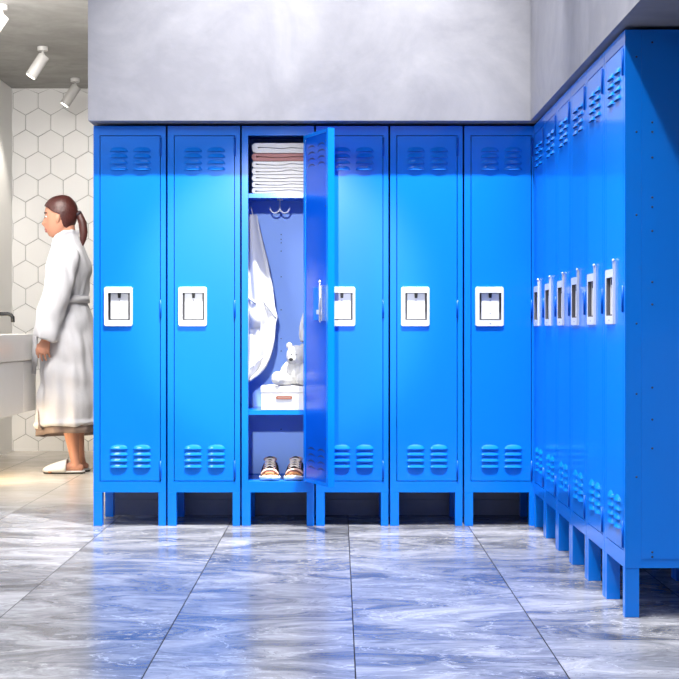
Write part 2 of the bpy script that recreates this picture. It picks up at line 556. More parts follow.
BACK_G = 'blue lockers along the back wall'; RIGHT_G = 'blue lockers along the right wall'
back_labels = [
    'closed blue metal locker at the left end of the back row, beside the bathrobed person',
    'closed blue metal locker immediately left of the open locker with towels',
    'open blue metal locker holding folded towels, a plush bear and sneakers',
    'closed blue metal locker of the back row partly hidden behind the open door',
    'closed blue metal locker of the back row, second from the inner corner',
    'closed blue metal locker of the back row standing in the inner corner',
]
right_labels = [
    'blue metal locker of the right row farthest away, in the inner corner',
    'blue metal locker of the right row, second from the inner corner',
    'blue metal locker of the right row, third from the inner corner',
    'blue metal locker of the right row, third from its near end',
    'blue metal locker of the right row, second from its near end',
    'blue metal locker at the near end of the right row, its riveted side panel showing',
]
proto, pd = make_locker((XL + .003, YB, 0), back_labels[0], BACK_G)
LK = {}
for i in range(1, 6):
    if i == 2:
        lk, od = make_locker((XL + i * PITCH + .003, YB, 0), back_labels[i], BACK_G, True)
        LK[2] = lk
    else:
        lk = copy_tree(proto); lk.location = (XL + i * PITCH + .003, YB, 0); lk['label'] = back_labels[i]
rproto = None
for i in range(6):
    lk = copy_tree(proto)
    lk.location = (XR, YB - .004 - i * RPITCH, 0); lk.rotation_euler = (0, 0, -PI / 2)
    lk['label'] = right_labels[i]; lk['group'] = RIGHT_G
    # finger-lift rod standing at the hinge side of the plate
    dr = [c for c in lk.children if c.name.startswith('door')][0]
    if rproto is None:
        b = MB()
        xr = (133.0 - 94) * S - HX + .001
        zb, zt = CH - (326 - HY) * S, CH - (281.5 - HY) * S
        b.box(xr, xr + .003, -.0085, .0, zb, zt)
        b.ball((xr + .0015, -.0065, zt + .001), (.004, .0045, .0055), 10, 6)
        rproto = b.build('latch_rod', M['plate'], dr)
    else:
        c = rproto.copy(); COL.objects.link(c); c.parent = dr
    last = lk
# end panel of the near locker (local frame: +x side, depth along y)
b = MB(); w = BODY_W
b.box(w, w + .0015, .052, D, .184, HT); b.box(w, w + .0009, 0, .0515, LEG_H, HT)
for y_, zs in ((.036, (1.755, 1.52, .95 + .31, .92, .70, .44)), (.085, (1.80, 1.55, 1.52, 1.44, 1.315, 1.285, 1.21, 1.05, .72, .98, .62, .53, .205, .19))):
    for z_ in zs:
        xx = w + (.0015 if y_ > .05 else 0)
        b.tube([(xx, y_, z_), (xx + .0012, y_, z_)], .0032, 8, 1, ends=False)
e = b.build('end_panel', [M['blue'], M['hole']], last)

# ------- inside of the open locker
lk = LK[2]; LX = XL + 2 * PITCH + .003
b = MB(); b.box(.006, BODY_W - .006, D - .010, D - .005, LEG_H + .05, HT - .01)
for z_ in (1.46, 1.365, 1.342, 1.325, 1.285, 1.16, 1.0, .86, .80, .42):
    b.tube([(.166, D - .010, z_), (.166, D - .0112, z_)], .0028, 8, 1, ends=False)
b.build('back_panel', [M['blue_in'], M['hole']], lk)['label'] = 'back panel with small holes and a painted-in pale reflection'
for z_ in IN_SH:
    b = MB(); b.box(.005, BODY_W - .005, .026, D - .011, z_ - .004, z_); b.box(.005, BODY_W - .005, .026, .030, z_ - .020, z_ - .004)
    b.build('shelf', M['blue'], lk)
# double coat hook under the upper shelf
YH = YB + .25
def inl(x, y, Y):
    p = at(x, y, Y); return Vector((p.x - LX, p.y - YB, p.z))
b = MB()
b.tube([inl(279.8, 200.6, YH), inl(279.8, 211, YH)], .0042, 10)
for s_ in (-1, 1):
    pts = []
    for k in range(10):
        a = -PI * .02 + PI * 1.02 * k / 9
        pts.append(inl(279.8 + s_ * (4.9 - 4.9 * math.cos(a)), 207.5 + 5.4 * math.sin(a), YH - .012))
    b.tube(pts, .0038, 10)
b.box(*[v for v in (inl(277, 0, YH).x, inl(283, 0, YH).x, YH - YB - .012, YH - YB + .012, IN_SH[1] - .010, IN_SH[1] - .004)])
b.build('coat_hook', M['plate'], lk)['label'] = 'white double coat hook'
# door swung open past ninety degrees
od.rotation_euler = (0, 0, math.radians(115))
b = MB()
hx0 = (105 - 94) * S - HX
zc = CH - (304 - HY) * S
b.box(hx0 + .02, hx0 + .105, DT, DT + .022, zc - .075, zc + .07, 0)
b.box(hx0 - .004, hx0 + .035, DT + .004, DT + .030, zc - .08, zc + .078, 1)
b.tube([(hx0 + .004, DT + .034, zc - .082), (hx0 + .004, DT + .034, zc + .085)], .005, 10, 1)
b.ball((hx0 + .004, DT + .034, zc + .094), .008, 10, 6, 1)
b.box(hx0 + .0, hx0 + .04, DT + .030, DT + .036, zc - .05, zc - .03, 2)
b.build('latch_mechanism', [M['blue'], M['steel'], M['plate']], od, bevel=.001)['label'] = 'steel latch mechanism on the inside of the door'

# ------------------------------------------------------------------ towels (one folded, then its copies)
TY0, TY1 = YB + .035, YB + .30
tx0 = LX + (251 - 241.3) * S * 1.005
tx1 = LX + BODY_W - .012
def towel(z0, h, seed, mat, label):
    rnd = random.Random(seed)
    b = MB(); n = 26; L = tx1 - tx0
    ph = [rnd.uniform(0, 6) for _ in range(4)]; amp = h * .15
    def wave(u):
        bump = math.exp(-((u - .62) / .10) ** 2)
        return amp * (math.sin(u * 7 + ph[0]) * .5 + .9 * bump * rnd_b)
    rnd_b = rnd.uniform(.7, 1.4)
    lay = h * .47
    prof = []     # outline: folded at the left, two layers
    r = h / 2
    out_t = [(u, h - .0015 + wave(u) * .35 * u) for u in [i / n for i in range(n, -1, -1)]]
    pts = []
    for u, z in out_t: pts.append((tx0 + r + u * (L - r), z0 + z))
    for k in range(1, 8):
        a = PI / 2 + PI * k / 8
        pts.append((tx0 + r + r * math.cos(a) - .004 * rnd.random(), z0 + r + r * math.sin(a)))
    for i in range(n + 1):
        u = i / n; pts.append((tx0 + r + u * (L - r), z0 + .0005))
    # inner crease, from the right end back to the fold
    for i in range(n, -1, -1):
        u = i / n; pts.append((tx0 + r * 1.1 + u * (L - r * 1.1), z0 + h * .47 + wave(u) - .0017 - .0014 * math.exp(-(u / .05) ** 2)))
    for i in range(n + 1):
        u = i / n; pts.append((tx0 + r * 1.1 + u * (L - r * 1.1), z0 + h * .47 + wave(u) + .0017 + .0014 * math.exp(-(u / .05) ** 2)))
    m_ = len(pts)
    q = Vector((0, 0, 0))
    # strip faces between the outer shell and the crease keep it a clean two-layer cloth
    ys = [TY0 + .006, TY0, TY1]
    rings = []
    for k, y_ in enumerate(ys):
        f = .965 if k == 0 else 1
        rings.append([(p[0], y_, p[1]) for p in pts])
    vs = [p for r_ in rings[1:] for p in r_]
    b.add(vs, [(i, (i + 1) % m_, m_ + (i + 1) % m_, m_ + i) for i in range(m_)], 0, True)
    # front and back faces, triangulated by pairing
    for k in (0, 1):
        o_ = k * m_
        top = list(range(0, n + 1)); fold_ = list(range(n, n + 9)); bot = list(range(n + 8, 2 * n + 9))
        cl = list(range(2 * n + 9, 3 * n + 10)); cu = list(range(3 * n + 10, 4 * n + 11))
        fs = []
        for i in range(n):
            fs.append((top[n - i], top[n - i - 1], cu[i + 1], cu[i]))
            fs.append((bot[i], bot[i + 1], cl[n - i - 1], cl[n - i]))
        fs.append(tuple([cu[0]] + fold_ + [cl[n]]))
        b.add([vs[o_ + i] for i in range(m_)], fs, 0)
    o = b.build('folded_towel', mat)
    return tag(o, label, 'towel', 'folded towels on the upper shelf')

ys_px = [141.8, 152.3, 160.2, 167.2, 173.8, 180.8, 187.0, 193.0]
tl = ['thick white folded towel on top of the stack in the open locker', 'dusty pink folded towel in the stack in the open locker',
      'white folded towel directly under the pink towel', 'white folded towel second below the pink towel',
      'white folded towel in the middle of the five below the pink towel', 'white folded towel second from the bottom of the stack',
      'white folded towel lying at the bottom of the stack on the upper shelf']
zt_ = [IN_SH[1] + .0008 + (193.0 - y) * S * 1.0 for y in ys_px]
for i in range(7):
    towel(zt_[i + 1] + .0003, zt_[i] - zt_[i + 1] - .0012, i * 3 + 1, M['pink'] if i == 1 else M['towel'], tl[i])

# ------------------------------------------------------------------ hanging white garment
def interp(tab, y):
    for (a, va), (c, vc) in zip(tab, tab[1:]):
        if a <= y <= c:
            t = (y - a) / (c - a); return va + (vc - va) * t
    return tab[0][1] if y < tab[0][0] else tab[-1][1]

edge = [(214.5, 257), (226, 259), (240, 262), (262, 267.5), (290, 272.5), (308, 275), (317, 277.6), (324, 275.4), (340, 274), (350, 272), (358, 269.5), (366, 265.5), (372, 260.5), (376.5, 255), (380, 250), (382, 246)]
YG = YB + .14
gt = thing('hanging_bathrobe', at(252, 214, YG), 0, 'white bathrobe hanging at the left inside the open locker', 'bathrobe')
def garment_pt(u, v, off=0.0):
    y = 214.5 + v * 167.5
    xr = interp(edge, y); xl = 246.2
    if xr - xl < 1: xr = xl + 1
    x = xl + (xr - xl) * u
    dep = .014 * math.sin(u * 9 + v * 2.2) * (.35 + v) + .010 * math.sin(u * 17 - v * 5) * v + .02 * u * u
    p = at(x, y, YG); p.y = YG + dep - off
    return p - gt.location
b = MB(); nu, nv = 26, 60
vs = [garment_pt(i / nu, j / nv) for j in range(nv + 1) for i in range(nu + 1)]
b.add(vs, [(j * (nu + 1) + i, j * (nu + 1) + i + 1, (j + 1) * (nu + 1) + i + 1, (j + 1) * (nu + 1) + i) for j in range(nv) for i in range(nu)], 0, True)
o = b.build('robe_cloth', M['cloth'], gt)
md = o.modifiers.new('s', 'SOLIDIFY'); md.thickness = .012; md.offset = 0
def strip(pts_uv, r, name, mat):
    b = MB(); b.tube([garment_pt(u, v, .008) for u, v in pts_uv], r, 8, flat=.6); b.build(name, mat, gt)
strip([(.10, .50), (.35, .53), (.62, .52), (.93, .61)], .006, 'belt', M['cloth'])
b = MB()
pk = [garment_pt(u, v, .0095) for v in (.56, .68) for u in (.16, .32, .5)]
b.add(pk, [(0, 1, 4, 3), (1, 2, 5, 4)], 0, True)
o = b.build('pocket', M['cloth'], gt); md = o.modifiers.new('s', 'SOLIDIFY'); md.thickness = .006; md.offset = 1
strip([(.05, .925), (.25, .915), (.5, .88), (.8, .83)], .0025, 'hem_stitching', M['cloth'])
b = MB(); p0 = garment_pt(.2, 0)
b.tube([p0 + Vector((0, 0, -.01)), p0 + Vector((0, .0, .028)), p0 + Vector((.012, .0, .036)), p0 + Vector((.02, 0, .0))], .0025, 8)
b.build('hanging_loop', M['cloth'], gt)

# narrow white cloth at the right side of the compartment
YC = YB + .12
ct = at(301, 314, YC)
b = MB()
ol = [((303.0, 313), (306.5, 313)), ((301.2, 320), (306.6, 321)), ((300.2, 327), (306.8, 329)), ((298.9, 334), (306.4, 335)), ((299.4, 338.5), (304.5, 340)), ((300.8, 341.5), (302.4, 341.5))]
rg = []
for (a, c) in ol:
    pa, pc = at(a[0], a[1], YC), at(c[0], c[1], YC)
    pc.x = min(pc.x, LX + BODY_W - .008)
    rg.append([pa + (pc - pa) * (i / 6) + Vector((0, .008 * math.sin(i * 1.9 + a[1] * .2), 0)) - ct for i in range(7)])
vs = [p for r_ in rg for p in r_]
b.add(vs, [(j * 7 + i, j * 7 + i + 1, (j + 1) * 7 + i + 1, (j + 1) * 7 + i) for j in range(len(rg) - 1) for i in range(6)], 0, True)
o = b.build('washcloth', M['cloth'], None, ct)
md = o.modifiers.new('s', 'SOLIDIFY'); md.thickness = .006
tag(o, 'narrow white cloth hanging above the plush bear at the right side of the open locker', 'cloth')

# ------------------------------------------------------------------ storage box
bx0, bx1 = LX + (259.5 - 241.3) * S * 1.005, LX + BODY_W - .012
bz0 = IN_SH[0] + .0008; bz1 = bz0 + 24.0 * S
by0, by1 = YB + .040, YB + .27
t = thing('storage_box', ((bx0 + bx1) / 2, by0, bz0), 0, 'white lidded storage box with a brown handle under the plush bear', 'box')
hw = (bx1 - bx0) / 2; hh = bz1 - bz0
b = MB(); b.box(-hw + .002, hw - .002, .002, by1 - by0 - .002, 0, hh - .030); b.build('box_body', M['card'], t, bevel=.002)
b = MB(); b.box(-hw, hw, 0, by1 - by0, hh - .030 + .0003, hh); b.build('lid', M['card'], t, bevel=.002)
b = MB()
cxh = LX + (283.2 - 241.3) * S - (bx0 + bx1) / 2; zh = .058
out = rounded(cxh - .038, cxh + .038, zh - .0075, zh + .0075, .0072); inn = rounded(cxh - .030, cxh + .030, zh - .0028, zh + .0028, .0027); n = len(out)
vs = [(p[0], .002, p[1]) for p in out] + [(p[0], -.003, p[1]) for p in out] + [(p[0], -.003, p[1]) for p in inn] + [(p[0], .0, p[1]) for p in inn]
for k in range(3): b.add(vs, [(k * n + i, k * n + (i + 1) % n, (k + 1) * n + (i + 1) % n, (k + 1) * n + i) for i in range(n)], 0)
b.add([(p[0], -.0004, p[1]) for p in inn], [tuple(range(n))], 1)
b.build('handle', [M['brown'], M['rose']], t)['label'] = 'brown oval handle'

# ------------------------------------------------------------------ plush bear
YT = YB + .125
bb = at(293, 387, YT); bb.z = bz1 + .001
bear = thing('plush_bear', bb, 0, 'white plush teddy bear sitting on the white storage box', 'plush toy')
k = YT / F
def bp(x, y, dy=0.0): return Vector(((x - CX) * k - bb.x, dy, (387.0 - y) * k))
b = MB()
b.ball(bp(295.3, 374.5), (9.9 * k, .042, 12.8 * k))
b.ball(bp(296.5, 357.5, -.006), (10.2 * k, .042, 10.6 * k))
b.ball(bp(292.6, 361.0, -.038), (4.7 * k, .020, 4.0 * k))
b.ball(bp(289.3, 347.6, -.002), (3.3 * k, .009, 3.4 * k))
b.ball(bp(303.0, 348.4, -.002), (3.0 * k, .009, 3.2 * k))
b.tube([bp(288.5, 366, -.006), bp(284.8, 371, -.022), bp(282.6, 377.5, -.034)], [3.4 * k, 3.7 * k, 3.5 * k], 12)
b.tube([bp(302.0, 366, -.006), bp(304.5, 371, -.022), bp(304.3, 377.5, -.034)], [3.2 * k, 3.4 * k, 3.3 * k], 12)
b.tube([bp(289.5, 381.2, -.01), bp(283, 381, -.045), bp(279.2, 380.6, -.070)], [5.6 * k, 6.2 * k, 6.2 * k], 14)
b.tube([bp(300.5, 381.2, -.01), bp(302, 381, -.045), bp(303.4, 381, -.062)], [5.4 * k, 5.8 * k, 5.8 * k], 14)
b.ball(bp(278.4, 379.6, -.080), (6.4 * k, .012, 7.0 * k)); b.ball(bp(303.0, 380.2, -.070), (5.6 * k, .012, 6.4 * k))
o = fuse('body', b, M['plush'], .003, 3, bear, fold=lambda c: .0012 * noise.noise(c * 180))
zm = min(v.co.z for v in o.data.vertices)
for v in o.data.vertices: v.co.z -= zm
b = MB(); b.ball(bp(291.4, 361.0, -.060) - Vector((0, 0, zm)), (2.1 * k, .007, 1.7 * k)); b.build('nose', M['char'], bear)
for x_, y_ in ((292.0, 356.6), (296.9, 356.4)):
    b = MB(); b.ball(bp(x_, y_, -.0445) - Vector((0, 0, zm)), (.8 * k, .003, .8 * k), 10, 6); b.build('eye', M['char'], bear)

# ------------------------------------------------------------------ sneakers
def make_sneaker(name, loc, label, rz):
    t = thing(name, loc, rz, label, 'shoe', 'sneakers in the open locker')
    L = .26; n = 18; seg = 20
    def half(v):   # half-width along the length, toe at v=0
        return .046 * (1 - (1 - min(1, v / .30)) ** 2.4) ** .5 * (1 - .16 * max(0, v - .35)) * (1 - .75 * max(0, (v - .88) / .12) ** 2)
    def top(v):    # height of the upper
        return .027 + .060 * (max(0, min(1, (v - .04) / .42)) ** .95) - .006 * max(0, v - .6)
    # sole
    b = MB(); rings = []
    for i in range(n + 1):
        v = .004 + .992 * i / n; hw_ = max(.008, half(v) + .003); y = L * v
        lift = .010 * max(0, 1 - v / .22) ** 2
        rings.append([(-hw_, y, lift + .002), (-hw_ * .9, y, lift), (hw_ * .9, y, lift), (hw_, y, lift + .002), (hw_ * 1.02, y, lift + .013), (hw_ * .96, y, lift + .019), (-hw_ * .96, y, lift + .019), (-hw_ * 1.02, y, lift + .013)])
    b.loft(rings); b.build('sole', M['sole'], t)
    b = MB()
    for i in range(5):
        x = -.030 + .015 * i
        b.box(x - .0035, x + .0035, .006 + .010 * abs(i - 2) * .7, .03, .0095 + .001, .0145 + .001)
    b.build('tread', M['char'], t)
    # upper, zones by material
    b = MB(); vs = []
    for i in range(n + 1):
        v = .012 + .976 * i / n; hw_ = max(.006, half(v) * .97); h = top(v); y = L * v
        for j in range(seg + 1):
            a = PI * j / seg
            e = .85 if v < .25 else 1.15
            cx_ = math.cos(a); sx_ = math.sin(a)
            vs.append((hw_ * (abs(cx_) ** e) * (1 if cx_ >= 0 else -1), y, .016 + (h - .016) * sx_ ** .9))
    fa, fm = [], []
    for i in range(n):
        v = (i + .5) / n
        for j in range(seg):
            u = abs((j + .5) / seg * 2 - 1)      # 0 top, 1 at the sole
            m_ = 1
            if v < .11: m_ = 0
            elif u > .80: m_ = 2
            elif u < .42 and v > .22 and v < .62: m_ = 2
            elif v < .19: m_ = 3 if u < .6 else 0
            elif u > .52 and v > .3: m_ = 2
            b.add([vs[i * (seg + 1) + j], vs[i * (seg + 1) + j + 1], vs[(i + 1) * (seg + 1) + j + 1], vs[(i + 1) * (seg + 1) + j]], [(0, 1, 2, 3)], m_, True)
    o = b.build('upper', [M['orange'], M['rose'], M['char'], M['brown']], t)
    md = o.modifiers.new('w', 'WELD'); md.merge_threshold = .0005
    # tongue and laces
    b = MB(); rr = []
    for i in range(8):
        v = .30 + .32 * i / 7; y = L * v; h = top(v) + .002 + (.012 * max(0, i - 4) / 3)
        rr.append([(-.017, y, h - .007), (-.009, y, h - .001), (0, y, h + .001), (.009, y, h - .001), (.017, y, h - .007)])
    vs = [p for r_ in rr for p in r_]
    b.add(vs, [(i * 5 + j, i * 5 + j + 1, (i + 1) * 5 + j + 1, (i + 1) * 5 + j) for i in range(7) for j in range(4)], 0, True)
    o = b.build('tongue', M['char'], t); md = o.modifiers.new('s', 'SOLIDIFY'); md.thickness = .003
    b = MB()
    for i in range(5):
        va = .24 + .065 * i; vb_ = va + .05
        for s_ in (-1, 1):
            pts = []
            for q in range(5):
                f = q / 4; v = va + (vb_ - va) * f; x = s_ * (-.021 + .042 * f)
                pts.append((x, L * v, top(v) + .0065 - .006 * (abs(x) / .021) ** 2))
            b.tube(pts, .0030, 8)
    b.build('laces', M['cream'], t)
    # padded collar round the foot opening
    b = MB()
    ring = []
    for i in range(17):
        a = 2 * PI * i / 16
        v = .74 + .17 * math.cos(a); ring.append((.026 * math.sin(a), L * v, top(v) - .003 + .006 * math.cos(a)))
    b.tube(ring, .006, 8, ends=False); b.build('collar', M['rose'], t)
    return t
zs_ = LEG_H + .046 + .0005
for xx, rz, lb in ((268.3, .03, 'tan and rose running sneaker on the left side of the locker floor'), (292.2, -.03, 'tan and rose running sneaker on the right side beside the open door')):
    make_sneaker('sneaker', (LX + (xx - 241.3) * S * 1.008, YB + .040, zs_), lb, rz)

# ------------------------------------------------------------------ washroom: spotlights
for i, (x, y, lb) in enumerate(((75.2, 78.2, 'white ceiling spotlight nearest the hexagon tiled wall'), (42.7, 46.6, 'white ceiling spotlight in the middle of the three'), (1.5, 5.0, 'white ceiling spotlight cut off by the left edge of the picture'))):
    Y = F * (CEIL - CH) / (HY - y)
    px_ = Y / F
    t = thing('ceiling_spotlight', ((x - CX) * px_, Y, CEIL), 0, lb, 'spotlight', 'ceiling spotlights in the washroom')
    b = MB(); b.tube([(0, 0, -.0005), (0, 0, -.028)], .033, 24, ends=False); b.build('mount', M['lampw'], t, bevel=.003)
    b = MB(); b.tube([(0, 0, -.026), (0, 0, -.062)], .008, 10, ends=False); b.tube([(.012, 0, -.055), (-.012, 0, -.055)], .010, 10, ends=False); b.build('swivel', M['lampw'], t)
    d = Vector((-.62, -.10, -1)).normalized() if i < 2 else Vector((-.62, -.1, -1)).normalized()
    p0 = Vector((.010, 0, -.058)); p1 = p0 + d * .16
    b = MB()
    b.tube([p0, p1], .036, 24, ends=False); b.build('lamp_head', M['lampw'], t, bevel=.003)
    b = MB(); b.tube([p1 - d * .002, p1 + d * .0015], .029, 20, 0, ends=False); b.build('lens', M['glow'], t)
    ld = bpy.data.lights.new('washroom_spot', 'SPOT'); ld.energy = 22; ld.spot_size = math.radians(75); ld.spot_blend = .6; ld.color = (1, .93, .84); ld.shadow_soft_size = .03
    lo = bpy.data.objects.new('washroom_spot', ld); link(lo); lo.location = t.location + p1 + d * .02
    lo.rotation_euler = (-d).to_track_quat('Z', 'Y').to_euler()

# ------------------------------------------------------------------ vanity, basin, faucet
VX = -1.962; VY1 = 8.90; VY0 = 7.1
t = thing('vanity_cabinet', (XW + .001, (VY0 + VY1) / 2, .386), 0, 'white wall-hung vanity cabinet under the washbasin', 'cabinet')
def vb(x0, x1, y0, y1, z0, z1, name, m=M['vanity'], bv=.003):
    b = MB(); b.box(x0 - t.location.x, x1 - t.location.x, y0 - t.location.y, y1 - t.location.y, z0 - t.location.z, z1 - t.location.z)
    return b.build(name, m, t, bevel=bv)
vb(XW + .001, VX - .020, VY0, VY1, .386, .712, 'carcass')
for a_, c_ in ((7.1, 7.80), (7.804, 8.553), (8.557, 8.90)): vb(VX - .0195, VX, a_ + .001, c_ - .001, .388, .710, 'drawer_front')
b = MB()
bx = (XW + .001, VX + .004, VY0 - .004, VY1 + .004, .7125, .877)
# hollow basin: outer shell, rim and sunken bowl
o8 = [(bx[0], bx[2]), (bx[1], bx[2]), (bx[1], bx[3]), (bx[0], bx[3])]
i8 = [(bx[0] + .10, bx[2] + .12), (bx[1] - .02, bx[2] + .12), (bx[1] - .02, bx[3] - .025), (bx[0] + .10, bx[3] - .025)]
f8 = [(bx[0] + .14, bx[2] + .18), (bx[1] - .06, bx[2] + .18), (bx[1] - .06, bx[3] - .09), (bx[0] + .14, bx[3] - .09)]
wb = Vector(((bx[0] + bx[1]) / 2, (bx[2] + bx[3]) / 2, bx[4]))
vs = [Vector((*p, z)) - wb for ring, z in ((o8, bx[4]), (o8, bx[5]), (i8, bx[5]), (f8, bx[5] - .11)) for p in ring]
b.add(vs, [(0, 3, 2, 1)] + [(k_ * 4 + i, k_ * 4 + (i + 1) % 4, (k_ + 1) * 4 + (i + 1) % 4, (k_ + 1) * 4 + i) for k_ in range(3) for i in range(4)] + [(12, 13, 14, 15)], 0)
o = b.build('washbasin', M['ceramic'], None, wb, bevel=.006)
tag(o, 'white rectangular washbasin on the wall-hung vanity', 'sink')
t = thing('wall_faucet', (XW, 8.6, CH + 17 * 8.6 / F), 0, 'black wall-mounted faucet spout above the white washbasin', 'faucet')
b = MB(); e_ = at(11, 314, 8.6).x - XW
b.tube([(0.001, 0, 0), (e_ - .02, 0, 0), (e_, 0, -.006), (e_ + .010, 0, -.02), (e_ + .012, 0, -.052)], .0125, 12, ends=False); b.build('spout', M['black'], t)
b = MB(); b.tube([(.001, 0, 0), (.010, 0, 0)], .03, 20, ends=False); b.build('wall_flange', M['black'], t)

# ------------------------------------------------------------------ the person
YP = 8.747; kp = YP / F
org = at(72, 472, YP); org.z = 0
per = thing('person', org, 0, 'person in a white bathrobe and slippers with an auburn ponytail, walking left beside the washbasin', 'person')
def P(x, y, dy=0.0):
    return Vector(((x - CX) * kp - org.x, dy, CH - (y - HY) * kp))
def ring(y, xf, xb, hwid, seg=28, dy=0.0, front=None, power=1.0):
    pts = []
    for j in range(seg):
        a = 2 * PI * j / seg
        x = (xf + xb) / 2 - (xb - xf) / 2 * math.cos(a)
        if front:
            aa = min(a, 2 * PI - a); x -= front[0] * math.exp(-(aa / front[1]) ** 2)
        pts.append(P(x, y, dy + hwid * kp * math.sin(a)))
    return pts
# --- body: one continuous surface
b = MB()
head = [(197.5, 58, 67, 4), (200, 52, 71.5, 8), (203, 48.5, 73.8, 10), (207, 46.0, 75.4, 11.3), (211, 45.2, 76, 12), (215, 45.2, 76, 12.2), (218, 45.6, 75.6, 12), (221, 46.0, 75, 11.8), (224, 46.2, 74, 11.3), (227, 46.6, 71.5, 10.6), (230, 47.3, 69, 9.6), (233, 48.6, 66.5, 8.3), (236, 50.5, 63, 6.4), (238, 53.5, 60, 3.5)]
nose_ = {207: .3, 211: .2, 215: .1, 218: 1.4, 221: 3.2, 224: 5.0, 227: 2.4, 230: 1.6, 233: 1.2, 236: 1.6}
b.loft([ring(y, xf, xb, hw_, 40, 0, (nose_.get(y, 0), .30 if y < 229 else .5)) for y, xf, xb, hw_ in head])
b.tube([P(66, 222), P(67.5, 234), P(69.5, 246)], [8.2 * kp, 8.0 * kp, 9.5 * kp], 18)
for s_ in (-1, 1):
    b.ball(P(60.4, 218.6, s_ * 13.0 * kp), (2.5 * kp, .010, 4.2 * kp), M=Matrix.Rotation(.25, 3, 'Y')); b.ball(P(60.0, 221.6, s_ * 12.6 * kp), (1.5 * kp, .009, 2.0 * kp))
torso = [(244, 60, 79, 12), (250, 58, 82, 15), (262, 54, 85, 22), (280, 54, 85, 20), (298, 56, 81, 17), (315, 54, 86, 21), (330, 52, 90, 23), (345, 54, 90, 22)]
b.loft([ring(*r_) for r_ in torso])
for s_ in (-1, 1):
    # arms
    b.tube([P(71, 262, s_ * .14), P(67, 282, s_ * .195), P(62.5, 303, s_ * .215)], [8.5 * kp, 7.5 * kp, 6.6 * kp], 14)
    b.tube([P(62.5, 303, s_ * .215), P(58.5, 322, s_ * .215), P(54.0, 339.5, s_ * .21)], [6.6 * kp, 6.0 * kp, 4.3 * kp], 14)
    # hand: palm, four curled fingers, thumb from its side
    dy = s_ * .21
    b.tube([P(53.8, 338, dy), P(51.8, 343.5, dy), P(50.3, 348.5, dy)], [4.2 * kp, 5.6 * kp, 6.0 * kp], 14, flat=.5, up=(1, 0, 0))
    fl = [(44.9, 348.0, 1.0), (48.3, 350.0, 1.1), (51.8, 350.4, 1.02), (55.2, 349.2, .80)]
    for q, (fx, fy_, ln) in enumerate(fl):
        ax = .25 * (q - 1.2)
        b.tube([P(fx + .5, fy_ - 3.5, dy), P(fx, fy_ + 1.6, dy + s_ * .003), P(fx + ax * .6, fy_ + 5.6 * ln, dy - s_ * .006), P(fx + .5 + ax, fy_ + 9.0 * ln, dy - s_ * .018)], [.0096, .0088, .0080, .0066], 10)
    b.tube([P(50.0, 342.5, dy - s_ * .008), P(45.4, 345.2, dy - s_ * .020), P(43.0, 349.6, dy - s_ * .028), P(43.0, 353.6, dy - s_ * .034)], [.0120, .0105, .0092, .0076], 10)
    # legs
    lx = 0 if s_ < 0 else 1.2; ld = -.085 if s_ < 0 else .05
    b.tube([P(72 + lx, 335, ld), P(71 + lx, 365, ld), P(70.5 + lx, 394, ld)], [14 * kp, 11.5 * kp, 8.8 * kp], 16)
    b.tube([P(70.5 + lx, 394, ld), P(72.8 + lx, 414, ld), P(73.8 + lx, 430, ld), P(76 + lx, 447, ld), P(77.6 + lx, 459, ld), P(78.6 + lx, 464, ld)], [8.8 * kp, 8.9 * kp, 7.9 * kp, 5.6 * kp, 4.6 * kp, 4.7 * kp], 16)
    b.tube([P(82 + lx, 466.5, ld), P(76 + lx, 465.5, ld), P(66 + lx, 467.5, ld), P(57 + lx, 469.0, ld), P(51.5 + lx, 469.5, ld)], [4.2 * kp, 5.4 * kp, 4.4 * kp, 3.5 * kp, 2.6 * kp], 14)
    for q in range(5):
        b.tube([P(55 + lx, 469.6, ld + s_ * (q - 2) * .017), P(50.5 + lx + abs(q - 1.2) * 1.0, 470, ld + s_ * (q - 2) * .018)], [.010, .0085 if q else .0105], 8)
def scaleflat(c): return 0
fuse('body', b, M['skin'], .004, 2, per)
# --- hair
def hairline(y):
    return interp([(195, 40), (202.5, 42), (206, 45), (209, 50.5), (213, 57), (216, 63.0), (222, 64.0), (227, 66), (231, 71)], y)
b = MB(); seg = 128
hh0 = [(195.2, 60, 66, 3)] + [(y, xf - 1.7, xb + 1.7, hw_ + 1.6) for y, xf, xb, hw_ in [(196.5, 56, 68, 5.5), (198, 53, 70, 7.2), (200, 50.3, 71.8, 8.8), (203, 47.8, 74, 10.3), (205.5, 46.4, 75.2, 11.1), (208, 45.6, 75.8, 11.6), (212, 45.2, 76, 12.1), (216, 45.3, 75.8, 12.1), (221, 46, 74.8, 11.6), (224, 46.2, 73.6, 11), (227, 46.6, 71.6, 10), (229.5, 47.2, 70, 9)]]
hh_ = []
for k_ in range(70):
    y = 195.2 + 34.3 * k_ / 69
    hh_.append((y,) + tuple(interp([(h_[0], h_[m_]) for h_ in hh0], y) for m_ in (1, 2, 3)))
rings_ = [ring(y, xf, xb, hw_, seg) for y, xf, xb, hw_ in hh_]
vs = [p for r_ in rings_ for p in r_]; fs = []
for i in range(len(rings_) - 1):
    for j in range(seg):
        q = (i * seg + j, i * seg + (j + 1) % seg, (i + 1) * seg + (j + 1) % seg, (i + 1) * seg + j)
        c = sum((vs[n_] for n_ in q), Vector()) / 4
        px_ = (c.x + org.x) / kp + CX; py_ = HY - (c.z - CH) / kp
        if px_ > hairline(py_): fs.append(q)
fs.append(tuple(range(seg)))
b.add(vs, fs, 0, True)
hair = b.build('hair', M['hair'], per)
md = hair.modifiers.new('s', 'SOLIDIFY'); md.thickness = .007; md.offset = -1
